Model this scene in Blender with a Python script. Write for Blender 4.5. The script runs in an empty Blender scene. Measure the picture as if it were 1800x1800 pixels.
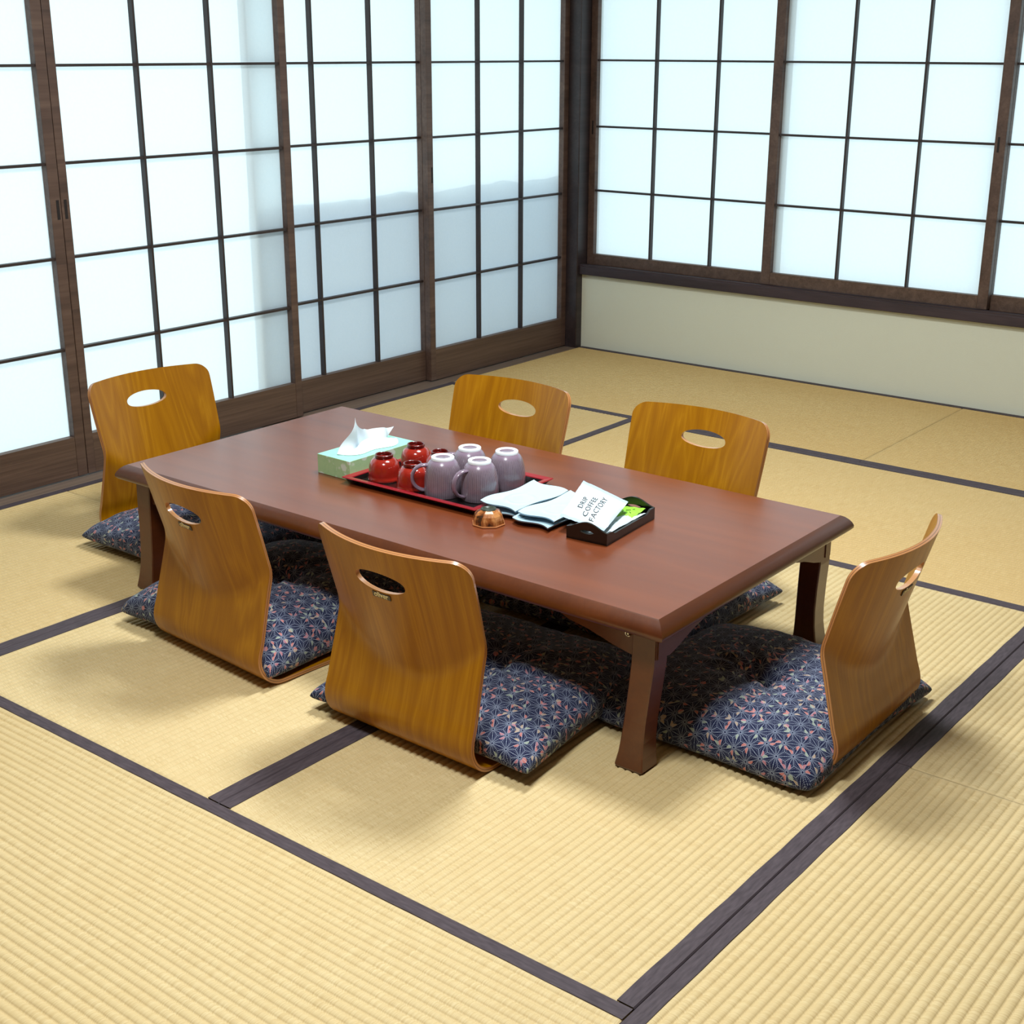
import bpy, bmesh, math, random
from mathutils import Vector, Matrix, noise
random.seed(4)
R = math.radians
SC = bpy.context.scene
COL = SC.collection

# ------------------------------------------------------------------ camera, world, lights, exposure
cam_d = bpy.data.cameras.new('camera')
cam = bpy.data.objects.new('camera', cam_d)
COL.objects.link(cam)
cam_d.sensor_width = 36.0
cam_d.lens = 2400.87 / 1800 * 36.0
cam_d.clip_start = 0.02
cam.matrix_world = (Matrix.Translation((3.7304, -5.2394, 1.3458)) @ Matrix.Rotation(0.667757, 4, 'Z')
                    @ Matrix.Rotation(1.243934, 4, 'X') @ Matrix.Rotation(0.00275, 4, 'Z'))
SC.camera = cam

world = bpy.data.worlds.new('daylight')
SC.world = world
world.use_nodes = True
wbg = world.node_tree.nodes['Background']
wbg.inputs[0].default_value = (0.77, 0.95, 1.0, 1)
wbg.inputs[1].default_value = 1.30


def area_light(name, loc, size, energy, color):
    d = bpy.data.lights.new(name, 'AREA')
    d.shape = 'RECTANGLE'
    d.size, d.size_y = size
    d.energy = energy
    d.color = color
    o = bpy.data.objects.new(name, d)
    o.location = loc
    COL.objects.link(o)
    return o


area_light('ceiling_light', (2.38, -4.1, 2.38), (0.42, 0.42), 37, (0.90, 0.97, 1.0))
area_light('ceiling_light', (1.92, -2.45, 2.38), (0.5, 0.5), 45, (0.90, 0.97, 1.0))

SC.view_settings.view_transform = 'Standard'
SC.view_settings.look = 'None'
SC.view_settings.gamma = 1.0
SC.view_settings.use_curve_mapping = False
SC.view_settings.exposure = 0.45
SC.cycles.use_denoising = True
SC.cycles.max_bounces = 10
SC.cycles.diffuse_bounces = 5
SC.cycles.glossy_bounces = 4
SC.cycles.sample_clamp_indirect = 6.0


# ------------------------------------------------------------------ materials
def lin(r, g, b):
    f = lambda c: (c / 255 / 12.92) if c / 255 <= 0.04045 else ((c / 255 + 0.055) / 1.055) ** 2.4
    return (f(r), f(g), f(b), 1.0)


class NT:
    """tiny node-graph helper"""
    def __init__(self, name):
        self.m = bpy.data.materials.new(name)
        self.m.use_nodes = True
        self.t = self.m.node_tree
        self.t.nodes.clear()
        self.out = self.t.nodes.new('ShaderNodeOutputMaterial')

    def n(self, typ, **kw):
        nd = self.t.nodes.new(typ)
        for k, v in kw.items():
            setattr(nd, k, v)
        return nd

    def put(self, sock, v):
        if hasattr(v, 'is_output') or isinstance(v, bpy.types.NodeSocket):
            self.t.links.new(v, sock)
        else:
            sock.default_value = v

    def math(self, op, a, b=0.0, c=None, clamp=False):
        nd = self.n('ShaderNodeMath', operation=op, use_clamp=clamp)
        self.put(nd.inputs[0], a)
        self.put(nd.inputs[1], b)
        if c is not None:
            self.put(nd.inputs[2], c)
        return nd.outputs[0]

    def mix(self, fac, a, b, blend='MIX'):
        nd = self.n('ShaderNodeMix', data_type='RGBA', blend_type=blend)
        self.put(nd.inputs[0], fac)
        self.put(nd.inputs[6], a)
        self.put(nd.inputs[7], b)
        return nd.outputs[2]

    def coord(self, which='Object'):
        return self.n('ShaderNodeTexCoord').outputs[which]

    def mapping(self, vec, scale=(1, 1, 1), loc=(0, 0, 0), rot=(0, 0, 0)):
        nd = self.n('ShaderNodeMapping')
        self.put(nd.inputs['Vector'], vec)
        nd.inputs['Scale'].default_value = scale
        nd.inputs['Location'].default_value = loc
        nd.inputs['Rotation'].default_value = rot
        return nd.outputs[0]

    def noise(self, vec, scale=5.0, detail=3.0, rough=0.55, dist=0.0):
        nd = self.n('ShaderNodeTexNoise')
        self.put(nd.inputs['Vector'], vec)
        nd.inputs['Scale'].default_value = scale
        nd.inputs['Detail'].default_value = detail
        nd.inputs['Roughness'].default_value = rough
        nd.inputs['Distortion'].default_value = dist
        return nd.outputs[0]

    def ramp(self, fac, stops, interp='LINEAR'):
        nd = self.n('ShaderNodeValToRGB')
        self.put(nd.inputs[0], fac)
        cr = nd.color_ramp
        cr.interpolation = interp
        while len(cr.elements) < len(stops):
            cr.elements.new(0.5)
        for e, (p, c) in zip(cr.elements, stops):
            e.position = p
            e.color = c
        return nd.outputs[0]

    def bump(self, h, strength=0.3, dist=0.01):
        nd = self.n('ShaderNodeBump')
        nd.inputs['Strength'].default_value = strength
        nd.inputs['Distance'].default_value = dist
        self.put(nd.inputs['Height'], h)
        return nd.outputs[0]

    def bsdf(self, color, rough=0.5, normal=None, spec=0.5, coat=0.0, coat_rough=0.1, metal=0.0, sheen=0.0, aniso=0.0):
        nd = self.n('ShaderNodeBsdfPrincipled')
        self.put(nd.inputs['Base Color'], color)
        self.put(nd.inputs['Roughness'], rough)
        self.put(nd.inputs['Specular IOR Level'], spec)
        nd.inputs['Coat Weight'].default_value = coat
        nd.inputs['Coat Roughness'].default_value = coat_rough
        nd.inputs['Metallic'].default_value = metal
        nd.inputs['Sheen Weight'].default_value = sheen
        if normal is not None:
            self.put(nd.inputs['Normal'], normal)
        self.t.links.new(nd.outputs[0], self.out.inputs[0])
        return nd

    def surface(self, sh):
        self.t.links.new(sh, self.out.inputs[0])


def plain(name, rgb, rough=0.5, spec=0.5, coat=0.0, metal=0.0, var=0.0, vscale=30.0, coat_rough=0.1):
    g = NT(name)
    c = lin(*rgb)
    if var:
        n = g.noise(g.coord(), vscale, 3)
        d = tuple(x * (1 - var) for x in c[:3]) + (1,)
        l = tuple(min(1, x * (1 + var)) for x in c[:3]) + (1,)
        c = g.ramp(n, [(0.3, d), (0.7, l)])
    g.bsdf(c, rough, spec=spec, coat=coat, metal=metal, coat_rough=coat_rough)
    return g.m


def wood(name, dark, mid, light, coord='Object', scale=(1, 1, 1), rough=0.45, coat=0.0, fine=90.0, spec=0.5, coat_rough=0.15, wear=None):
    """long-grained timber: grain runs along the second mapped axis"""
    g = NT(name)
    v = g.coord(coord)
    a = g.noise(g.mapping(v, (scale[0] * 9, scale[1] * 0.9, scale[2] * 9)), 1.6, 4, 0.55, 0.6)
    b = g.noise(g.mapping(v, (scale[0] * fine, scale[1] * 3, scale[2] * fine)), 1.0, 2, 0.5)
    s = g.math('ADD', g.math('MULTIPLY', a, 0.65), g.math('MULTIPLY', b, 0.35))
    col = g.ramp(s, [(0.32, lin(*dark)), (0.5, lin(*mid)), (0.68, lin(*light))])
    if wear:
        w = g.noise(g.mapping(v, (14, 14, 1.5)), 3.0, 4, 0.7)
        col = g.mix(g.ramp(w, [(0.70, (0, 0, 0, 1)), (0.78, (0.5, 0.5, 0.5, 1))]), col, lin(*wear))
    nrm = g.bump(b, 0.08, 0.002)
    g.bsdf(col, rough, normal=nrm, coat=coat, spec=spec, coat_rough=coat_rough)
    return g.m


M = {}
# rush matting: u (UV.x) runs along a rib, v (UV.y) across the ribs
def tatami_mat_material():
    g = NT('woven_rush')
    uv = g.coord('UV')
    big = g.noise(g.coord('Object'), 1.3, 3, 0.6)
    rush = g.noise(g.mapping(uv, (420, 18, 1)), 1.0, 2, 0.6)
    blot = g.noise(g.mapping(uv, (60, 60, 1)), 1.0, 3, 0.6)
    col = g.ramp(rush, [(0.25, lin(198, 172, 124)), (0.5, lin(214, 191, 144)), (0.78, lin(229, 210, 166))])
    col = g.mix(g.math('MULTIPLY', blot, 0.35), col, lin(200, 173, 116))
    col = g.mix(g.ramp(big, [(0.35, (0, 0, 0, 1)), (0.7, (0.35, 0.35, 0.35, 1))]), col, lin(206, 176, 120))
    tint_fac = g.n('ShaderNodeAttribute', attribute_type='OBJECT', attribute_name='brown_tint')
    brown_col = g.mix(1.0, col, (0.90, 0.80, 0.64, 1), 'MULTIPLY')
    col = g.mix(tint_fac.outputs['Fac'], col, brown_col)
    nd = g.bsdf(col, 0.6, normal=g.bump(rush, 0.25, 0.002), spec=0.25)
    return g.m
M['rush'] = tatami_mat_material()

def cloth_border():
    g = NT('border_cloth')
    v = g.coord('UV')
    w = g.noise(g.mapping(v, (30, 500, 1)), 1.0, 2)
    col = g.ramp(w, [(0.3, lin(64, 54, 59)), (0.7, lin(84, 73, 78))])
    g.bsdf(col, 0.7, normal=g.bump(w, 0.2, 0.001), spec=0.3)
    return g.m
M['border'] = cloth_border()

M['frame'] = wood('stained_cedar', (68, 50, 43), (88, 66, 56), (104, 82, 70), scale=(1, 1, 1), rough=0.5, wear=(118, 98, 84))
M['frame_h'] = wood('stained_cedar_rail', (70, 51, 42), (90, 68, 56), (106, 82, 69), scale=(3, 1, 3), rough=0.5)
M['lattice'] = plain('dark_lattice_wood', (48, 36, 34), 0.5, var=0.2, vscale=12)
M['post'] = wood('dark_post_wood', (38, 30, 31), (50, 39, 40), (62, 50, 50), scale=(1, 0.1, 1), rough=0.45)
M['sill'] = wood('dark_sill_wood', (42, 31, 34), (56, 42, 46), (68, 52, 56), scale=(0.1, 1, 1), rough=0.6)
M['track'] = wood('pale_track_wood', (96, 78, 66), (122, 102, 88), (140, 120, 104), scale=(4, 1, 4), rough=0.5)
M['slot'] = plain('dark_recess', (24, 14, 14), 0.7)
M['beam'] = M['post']

def plaster():
    g = NT('sage_plaster')
    v = g.coord()
    n1 = g.noise(v, 260, 3, 0.6)
    n2 = g.noise(v, 1.4, 3, 0.5)
    col = g.mix(n2, lin(218, 218, 200), lin(224, 225, 206))
    col = g.mix(g.math('MULTIPLY', n1, 0.25), col, lin(206, 206, 188))
    g.bsdf(col, 0.9, normal=g.bump(n1, 0.25, 0.002), spec=0.15)
    return g.m
M['plaster'] = plaster()
M['ceiling'] = plain('pale_ceiling_board', (206, 196, 178), 0.8, var=0.06, vscale=6)
M['far_wall'] = plain('brown_panelled_wall', (112, 92, 72), 0.8, var=0.08, vscale=5)
M['subfloor'] = plain('subfloor_board', (176, 150, 108), 0.8, var=0.1)
def shade_board_shader():  # half-translucent, for the added board that shades the door paper
    g = NT('frosted_shade_board')
    d = g.n('ShaderNodeBsdfDiffuse'); d.inputs[0].default_value = lin(228, 232, 238)
    t = g.n('ShaderNodeBsdfTranslucent'); t.inputs[0].default_value = lin(228, 232, 238)
    mx = g.n('ShaderNodeMixShader'); mx.inputs[0].default_value = 0.66
    g.t.links.new(d.outputs[0], mx.inputs[1]); g.t.links.new(t.outputs[0], mx.inputs[2])
    g.surface(mx.outputs[0])
    return g.m
M['outer'] = shade_board_shader()

def paper():
    g = NT('shoji_paper')
    v = g.coord()
    fib = g.noise(v, 120, 4, 0.7)
    col = g.mix(fib, lin(226, 240, 246), lin(238, 248, 252))
    d = g.n('ShaderNodeBsdfDiffuse')
    t = g.n('ShaderNodeBsdfTranslucent')
    g.put(d.inputs[0], col)
    g.put(t.inputs[0], col)
    mx = g.n('ShaderNodeMixShader')
    mx.inputs[0].default_value = 0.48
    g.t.links.new(d.outputs[0], mx.inputs[1])
    g.t.links.new(t.outputs[0], mx.inputs[2])
    tr = g.n('ShaderNodeBsdfTransparent')
    m2 = g.n('ShaderNodeMixShader')
    m2.inputs[0].default_value = 0.16
    g.t.links.new(mx.outputs[0], m2.inputs[1])
    g.t.links.new(tr.outputs[0], m2.inputs[2])
    g.surface(m2.outputs[0])
    return g.m
M['paper'] = paper()

M['table'] = wood('reddish_brown_lacquered_wood', (78, 34, 9), (86, 39, 11), (94, 44, 13), scale=(0.9, 1, 0.9), rough=0.34, coat=0.4, coat_rough=0.2, fine=120)
M['table_x'] = wood('reddish_brown_tabletop', (104, 45, 13), (113, 51, 16), (122, 57, 19), scale=(0.12, 8, 1), rough=0.4, coat=0.6, coat_rough=0.24, fine=12)

def ply_face():
    g = NT('amber_plywood')
    uv = g.coord('UV')
    rnd = g.n('ShaderNodeObjectInfo').outputs['Random']
    off = g.n('ShaderNodeCombineXYZ')
    g.put(off.inputs[0], g.math('MULTIPLY', rnd, 37.0))
    g.put(off.inputs[1], g.math('MULTIPLY', rnd, 91.0))
    va = g.n('ShaderNodeVectorMath', operation='ADD')
    g.put(va.inputs[0], uv)
    g.put(va.inputs[1], off.outputs[0])
    v = va.outputs[0]
    wav = g.noise(g.mapping(v, (9, 1.1, 1)), 1.0, 3, 0.5, 0.9)
    ring = g.math('PINGPONG', g.math('MULTIPLY', wav, 9.0), 0.5)
    fine = g.noise(g.mapping(v, (260, 7, 1)), 1.0, 2, 0.6)
    s = g.math('ADD', g.math('MULTIPLY', ring, 0.7), g.math('MULTIPLY', fine, 0.55))
    col = g.ramp(s, [(0.18, lin(144, 89, 1)), (0.5, lin(163, 106, 2)), (0.8, lin(186, 129, 14))])
    patch = g.noise(g.mapping(v, (5, 1.2, 1)), 1.0, 2, 0.5)
    col = g.mix(g.math('MULTIPLY', patch, 0.5), col, lin(148, 92, 0))
    g.bsdf(col, 0.36, normal=g.bump(fine, 0.05, 0.001), coat=0.08, coat_rough=0.2, spec=0.3)
    return g.m
M['ply'] = ply_face()

def ply_edge():
    g = NT('plywood_edge_layers')
    uv = g.n('ShaderNodeSeparateXYZ')
    g.put(uv.inputs[0], g.coord('UV'))
    L, D = lin(184, 124, 72), lin(92, 48, 24)
    col = g.ramp(uv.outputs[1], [(0.0, lin(128, 76, 34)), (0.12, L), (0.42, L), (0.47, D), (0.55, D), (0.6, L), (0.88, L), (1.0, lin(128, 76, 34))])
    g.bsdf(col, 0.35, coat=0.6, coat_rough=0.15)
    return g.m
M['ply_edge'] = ply_edge()
M['ply_cut'] = plain('pale_cut_ply', (186, 130, 80), 0.35, coat=0.5)

def hemp_leaf_fabric():
    """navy cotton printed with a stitched hemp-leaf star lattice and scattered coloured leaves"""
    g = NT('navy_hemp_leaf_cotton')
    uv = g.coord('UV')
    warp = g.noise(uv, 9.0, 2)
    wv = g.n('ShaderNodeVectorMath', operation='SCALE')
    g.put(wv.inputs[0], g.n('ShaderNodeTexNoise').outputs[1])
    sep = g.n('ShaderNodeSeparateXYZ')
    g.put(sep.inputs[0], uv)
    x, y = sep.outputs[0], sep.outputs[1]
    a = 0.034
    h = a * math.sqrt(3) / 2
    fr, fl = [], []
    for k in range(3):
        ang = R(90 + 120 * k)
        d = g.math('ADD', g.math('MULTIPLY', x, math.cos(ang) / h), g.math('MULTIPLY', y, math.sin(ang) / h))
        d = g.math('ADD', d, 300.0)
        fr.append(g.math('FRACT', d))
        fl.append(g.math('FLOOR', d))
    s = g.math('ADD', g.math('ADD', fr[0], fr[1]), fr[2])
    dn = g.math('GREATER_THAN', s, 1.5)
    b = []
    for k in range(3):
        inv = g.math('SUBTRACT', 1.0, fr[k])
        b.append(g.math('ADD', g.math('MULTIPLY', dn, inv), g.math('MULTIPLY', g.math('SUBTRACT', 1.0, dn), fr[k])))
    mn = g.math('MINIMUM', g.math('MINIMUM', b[0], b[1]), b[2])
    mx = g.math('MAXIMUM', g.math('MAXIMUM', b[0], b[1]), b[2])
    md = g.math('SUBTRACT', g.math('SUBTRACT', 1.0, mn), mx)
    edge = g.math('LESS_THAN', mn, 0.034)
    why = g.math('LESS_THAN', g.math('SUBTRACT', md, mn), 0.058)
    # stitch dashes along each line
    dash = g.math('GREATER_THAN', g.math('SINE', g.math('MULTIPLY', mx, 78.0)), -0.15)
    # a second row of dots either side of the stitched lines
    dots = g.math('MULTIPLY', g.math('LESS_THAN', g.math('ABSOLUTE', g.math('SUBTRACT', g.math('DIVIDE', mn, g.math('ADD', md, 0.001)), 0.48)), 0.07),
                  g.math('GREATER_THAN', g.math('SINE', g.math('MULTIPLY', mx, 60.0)), 0.1))
    line = g.math('MAXIMUM', edge, why)
    line = g.math('MULTIPLY', line, dash)
    core = g.math('LESS_THAN', mx, 0.93)
    line = g.math('MULTIPLY', line, core)
    dots = g.math('MULTIPLY', dots, core)
    # which edge of the triangle is nearest -> random leaf colour
    e0 = g.math('LESS_THAN', g.math('ABSOLUTE', g.math('SUBTRACT', b[0], mn)), 0.0005)
    e1 = g.math('LESS_THAN', g.math('ABSOLUTE', g.math('SUBTRACT', b[1], mn)), 0.0005)
    kid = g.math('ADD', g.math('MULTIPLY', e0, 3.7), g.math('MULTIPLY', e1, 7.9))
    m0 = g.math('LESS_THAN', g.math('ABSOLUTE', g.math('SUBTRACT', b[0], mx)), 0.0005)
    m1 = g.math('LESS_THAN', g.math('ABSOLUTE', g.math('SUBTRACT', b[1], mx)), 0.0005)
    kid = g.math('ADD', kid, g.math('ADD', g.math('MULTIPLY', m0, 17.3), g.math('MULTIPLY', m1, 29.1)))
    cid = g.n('ShaderNodeCombineXYZ')
    g.put(cid.inputs[0], g.math('ADD', fl[0], g.math('MULTIPLY', dn, 0.37)))
    g.put(cid.inputs[1], fl[1])
    g.put(cid.inputs[2], kid)
    wn = g.n('ShaderNodeTexWhiteNoise', noise_dimensions='3D')
    g.put(wn.inputs['Vector'], cid.outputs[0])
    rs = g.n('ShaderNodeSeparateColor')
    g.put(rs.inputs[0], wn.outputs['Color'])
    lt_ = g.math('MULTIPLY_ADD', mx, 1 / 0.17, -0.63 / 0.17)
    lw_ = g.math('MULTIPLY', mn, 1 / 0.21)
    lens = g.math('LESS_THAN', g.math('ADD', g.math('MULTIPLY', lt_, lt_), g.math('MULTIPLY', lw_, lw_)), 1.0)
    leaf = g.math('MULTIPLY', g.math('LESS_THAN', rs.outputs[0], 0.19), lens)
    leafcol = g.ramp(rs.outputs[1], [(0.0, lin(176, 74, 68)), (0.36, lin(120, 146, 126)), (0.6, lin(158, 134, 106)), (0.8, lin(156, 68, 94))], 'CONSTANT')
    stip = g.math('GREATER_THAN', g.math('SINE', g.math('MULTIPLY', g.math('ADD', x, y), 2600.0)), -0.5)
    leafcol = g.mix(g.math('MULTIPLY', stip, 0.35), leafcol, lin(200, 176, 160))
    navy = g.mix(warp, lin(10, 15, 46), lin(14, 21, 60))
    col = g.mix(leaf, navy, leafcol)
    col = g.mix(g.math('MULTIPLY', dots, 0.45), col, lin(160, 168, 192))
    col = g.mix(g.math('MULTIPLY', line, 0.62), col, lin(172, 182, 202))
    wv_ = g.noise(g.mapping(uv, (900, 900, 1)), 1.0, 1)
    g.bsdf(col, 0.85, normal=g.bump(wv_, 0.15, 0.001), spec=0.2, sheen=0.08)
    return g.m
M['fabric'] = hemp_leaf_fabric()

M['tray_red'] = plain('red_lacquer_rim', (148, 26, 38), 0.3, coat=0.4)
M['tray_black'] = plain('black_lacquer', (11, 9, 9), 0.28, coat=0.3)
M['bowl_red'] = plain('vermilion_lacquer', (150, 32, 22), 0.16, coat=0.6, var=0.14, vscale=30, coat_rough=0.05)
M['bowl_dark'] = plain('dark_red_lacquer', (92, 12, 10), 0.2, coat=0.5)

def mug_glaze():
    g = NT('mauve_pinstripe_glaze')
    uv = g.n('ShaderNodeSeparateXYZ')
    g.put(uv.inputs[0], g.coord('UV'))
    w = g.math('SINE', g.math('MULTIPLY', uv.outputs[0], 2 * math.pi * 84))
    n = g.noise(g.coord(), 40, 2)
    w = g.math('ADD', w, g.math('MULTIPLY', g.math('SUBTRACT', n, 0.5), 1.2))
    st = g.ramp(g.math('MULTIPLY_ADD', w, 0.5, 0.5), [(0.25, lin(82, 64, 76)), (0.75, lin(154, 138, 150))])
    top = g.ramp(uv.outputs[1], [(0.72, (0, 0, 0, 1)), (0.8, (1, 1, 1, 1))])
    col = g.mix(top, st, lin(136, 116, 134))
    g.bsdf(col, 0.25, coat=0.4, coat_rough=0.12)
    return g.m
M['mug'] = mug_glaze()
M['mug_plain'] = plain('mauve_glaze', (126, 106, 122), 0.22, coat=0.4)
M['mug_foot'] = plain('white_foot_glaze', (232, 236, 240), 0.35)
M['saucer'] = plain('pale_aqua_porcelain', (190, 220, 232), 0.3, coat=0.2)
M['saucer_rim'] = plain('grey_blue_porcelain_rim', (128, 150, 166), 0.4)

def cup_lacquer():
    g = NT('amber_brown_lacquer')
    v = g.coord()
    n = g.noise(g.mapping(v, (60, 60, 22)), 1.0, 3, 0.6, 0.5)
    col = g.ramp(n, [(0.38, lin(58, 28, 16)), (0.5, lin(150, 84, 40)), (0.64, lin(206, 142, 84))])
    g.bsdf(col, 0.2, coat=0.7, coat_rough=0.06)
    return g.m
M['cup'] = cup_lacquer()
M['cup_rim'] = plain('copper_rim', (196, 128, 78), 0.3, coat=0.4)
M['cup_foot'] = plain('dark_green_foot', (46, 56, 44), 0.35)

def box_side():
    g = NT('green_floral_card')
    v = g.coord()
    vo = g.n('ShaderNodeTexVoronoi')
    nz = g.n('ShaderNodeTexNoise')
    nz.inputs['Scale'].default_value = 45
    g.put(nz.inputs['Vector'], v)
    dv = g.n('ShaderNodeVectorMath', operation='MULTIPLY_ADD')
    g.put(dv.inputs[0], nz.outputs[1])
    dv.inputs[1].default_value = (0.035, 0.035, 0.035)
    g.put(dv.inputs[2], v)
    g.put(vo.inputs['Vector'], dv.outputs[0])
    vo.inputs['Scale'].default_value = 30
    n = g.noise(v, 60, 3, 0.6, 0.8)
    col = g.mix(n, lin(150, 192, 140), lin(178, 208, 160))
    col = g.mix(g.ramp(vo.outputs[0], [(0.32, (1, 1, 1, 1)), (0.44, (0, 0, 0, 1))]), col, lin(206, 220, 204))
    g.bsdf(col, 0.45)
    return g.m
M['box_side'] = box_side()
M['box_top'] = plain('mint_card', (150, 212, 192), 0.45, var=0.05, vscale=40)
M['tissue'] = plain('white_tissue_paper', (216, 228, 234), 0.9, spec=0.1)
M['packet'] = plain('white_film', (206, 222, 230), 0.4, coat=0.15)
M['packet_seal'] = plain('pale_blue_film_seal', (168, 190, 208), 0.45)
M['ink'] = plain('black_ink', (28, 28, 34), 0.6)
M['green_sachet'] = plain('lime_green_film', (150, 214, 66), 0.4, var=0.15, vscale=60)
M['green_ink'] = plain('dark_green_ink', (30, 66, 30), 0.6)
M['grey_sachet'] = plain('grey_film', (112, 114, 122), 0.4, var=0.3, vscale=40)
M['metal'] = plain('nickel', (210, 206, 196), 0.25, metal=1.0)
M['badge'] = plain('dark_brown_badge', (48, 28, 16), 0.4)
M['gold'] = plain('cream_gold_lettering', (226, 208, 160), 0.4)


# ------------------------------------------------------------------ mesh helpers
def tag(o, label=None, cat=None, group=None, kind=None):
    if label: o['label'] = label
    if cat: o['category'] = cat
    if group: o['group'] = group
    if kind: o['kind'] = kind
    return o


def empty(name, loc=(0, 0, 0), rz=0.0):
    o = bpy.data.objects.new(name, None)
    o.empty_display_size = 0.05
    o.location = loc
    o.rotation_euler = (0, 0, rz)
    COL.objects.link(o)
    return o


def link(name, me, parent=None, loc=None, rz=None):
    o = bpy.data.objects.new(name, me)
    COL.objects.link(o)
    if parent is not None:
        o.parent = parent
    if loc is not None:
        o.location = loc
    if rz is not None:
        o.rotation_euler = (0, 0, rz)
    return o


class MB:
    """collects faces into one mesh"""
    def __init__(self):
        self.bm = bmesh.new()
        self.uv = self.bm.loops.layers.uv.new('UVMap')

    def face(self, pts, mi=0, uvs=None, smooth=False):
        vs = [self.bm.verts.new(p) for p in pts]
        f = self.bm.faces.new(vs)
        f.material_index = mi
        f.smooth = smooth
        if uvs:
            for l, u in zip(f.loops, uvs):
                l[self.uv].uv = u
        return f

    def box(self, x0, x1, y0, y1, z0, z1, mi=0, bevel=0.0):
        vs = [self.bm.verts.new((x, y, z)) for x in (x0, x1) for y in (y0, y1) for z in (z0, z1)]
        q = [(0, 1, 3, 2), (4, 6, 7, 5), (0, 4, 5, 1), (2, 3, 7, 6), (0, 2, 6, 4), (1, 5, 7, 3)]
        fs = []
        for a in q:
            f = self.bm.faces.new([vs[i] for i in a])
            f.material_index = mi
            fs.append(f)
        if bevel > 0:
            es = list({e for f in fs for e in f.edges})
            r = bmesh.ops.bevel(self.bm, geom=es, offset=bevel, segments=2, affect='EDGES', profile=0.5)
            for f in r['faces']:
                f.material_index = mi
                f.smooth = True
        return self

    def grid(self, P, mi=0, UV=None, smooth=True, closed_u=False, flip=False):
        """P[i][j] points -> quad sheet"""
        V = [[self.bm.verts.new(p) for p in row] for row in P]
        n, m = len(P), len(P[0])
        for i in range(n - 1 + (1 if closed_u else 0)):
            i2 = (i + 1) % n
            for j in range(m - 1):
                idx = [(i, j), (i2, j), (i2, j + 1), (i, j + 1)]
                if flip:
                    idx = idx[::-1]
                vs = [V[a][b] for a, b in idx]
                if len(set(vs)) < 4:
                    continue
                f = self.bm.faces.new(vs)
                f.material_index = mi
                f.smooth = smooth
                if UV:
                    for l, (a, b) in zip(f.loops, idx):
                        aa = a if not (closed_u and a == 0 and i2 == 0 and i != 0) else n
                        l[self.uv].uv = UV(aa, b)
        return V

    def lathe(self, prof, seg=48, mi=0, mis=None, uvv=None, smooth=True, center=(0, 0, 0)):
        """prof: (r,z) list; r=0 ends close as fans"""
        rings = []
        cx, cy, cz = center
        for r, z in prof:
            if r < 1e-6:
                rings.append([self.bm.verts.new((cx, cy, cz + z))])
            else:
                rings.append([self.bm.verts.new((cx + r * math.cos(2 * math.pi * k / seg), cy + r * math.sin(2 * math.pi * k / seg), cz + z)) for k in range(seg)])
        for i in range(len(prof) - 1):
            A, B = rings[i], rings[i + 1]
            m = mis[i] if mis else mi
            for k in range(seg):
                k2 = (k + 1) % seg
                a = [A[k % len(A)], A[k2 % len(A)], B[k2 % len(B)], B[k % len(B)]]
                u = [(k / seg, i), ((k + 1) / seg, i), ((k + 1) / seg, i + 1), (k / seg, i + 1)]
                seen, vs, us = set(), [], []
                for v, w in zip(a, u):
                    if v not in seen:
                        seen.add(v); vs.append(v); us.append(w)
                if len(vs) < 3:
                    continue
                f = self.bm.faces.new(vs)
                f.material_index = m
                f.smooth = smooth
                for l, w in zip(f.loops, us):
                    vv = uvv[w[1]] if uvv else prof[w[1]][1]
                    l[self.uv].uv = (w[0], vv)
        return self

    def prism(self, poly, f0, f1, mi=0, smooth=False):
        """poly: 2-D points; f0/f1 map a 2-D point to 3-D on either side"""
        A = [self.bm.verts.new(f0(p)) for p in poly]
        B = [self.bm.verts.new(f1(p)) for p in poly]
        n = len(poly)
        fa = self.bm.faces.new(A[::-1]); fb = self.bm.faces.new(B)
        fa.material_index = fb.material_index = mi
        for i in range(n):
            f = self.bm.faces.new([A[i], A[(i + 1) % n], B[(i + 1) % n], B[i]])
            f.material_index = mi
            f.smooth = smooth
        return self

    def tube(self, pts, rad, seg=10, mi=0, cap=True, flat=None):
        """round (or flattened) tube along points"""
        n = len(pts)
        rings = []
        up0 = Vector((0, 0, 1))
        prev = None
        for i, p in enumerate(pts):
            p = Vector(p)
            t = (Vector(pts[min(i + 1, n - 1)]) - Vector(pts[max(i - 1, 0)])).normalized()
            if prev is None:
                ref = up0 if abs(t.z) < 0.9 else Vector((0, 1, 0))
                nx = t.cross(ref).normalized()
            else:
                nx = (prev - t * prev.dot(t)).normalized()
            prev = nx
            ny = t.cross(nx).normalized()
            r = rad[i] if isinstance(rad, (list, tuple)) else rad
            k1, k2 = flat if flat else (1, 1)
            rings.append([self.bm.verts.new(p + nx * r * k1 * math.cos(2 * math.pi * k / seg) + ny * r * k2 * math.sin(2 * math.pi * k / seg)) for k in range(seg)])
        for i in range(n - 1):
            for k in range(seg):
                f = self.bm.faces.new([rings[i][k], rings[i][(k + 1) % seg], rings[i + 1][(k + 1) % seg], rings[i + 1][k]])
                f.smooth = True
                f.material_index = mi
        if cap:
            self.bm.faces.new(rings[0][::-1]).material_index = mi
            self.bm.faces.new(rings[-1]).material_index = mi
        return self

    def build(self, name, mats, parent=None, loc=None, rz=None, fix=True):
        if fix:
            bmesh.ops.remove_doubles(self.bm, verts=self.bm.verts, dist=1e-6)
            bmesh.ops.recalc_face_normals(self.bm, faces=self.bm.faces)
        me = bpy.data.meshes.new(name)
        self.bm.to_mesh(me)
        self.bm.free()
        for m in (mats if isinstance(mats, (list, tuple)) else [mats]):
            me.materials.append(m)
        return link(name, me, parent, loc, rz)


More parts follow.
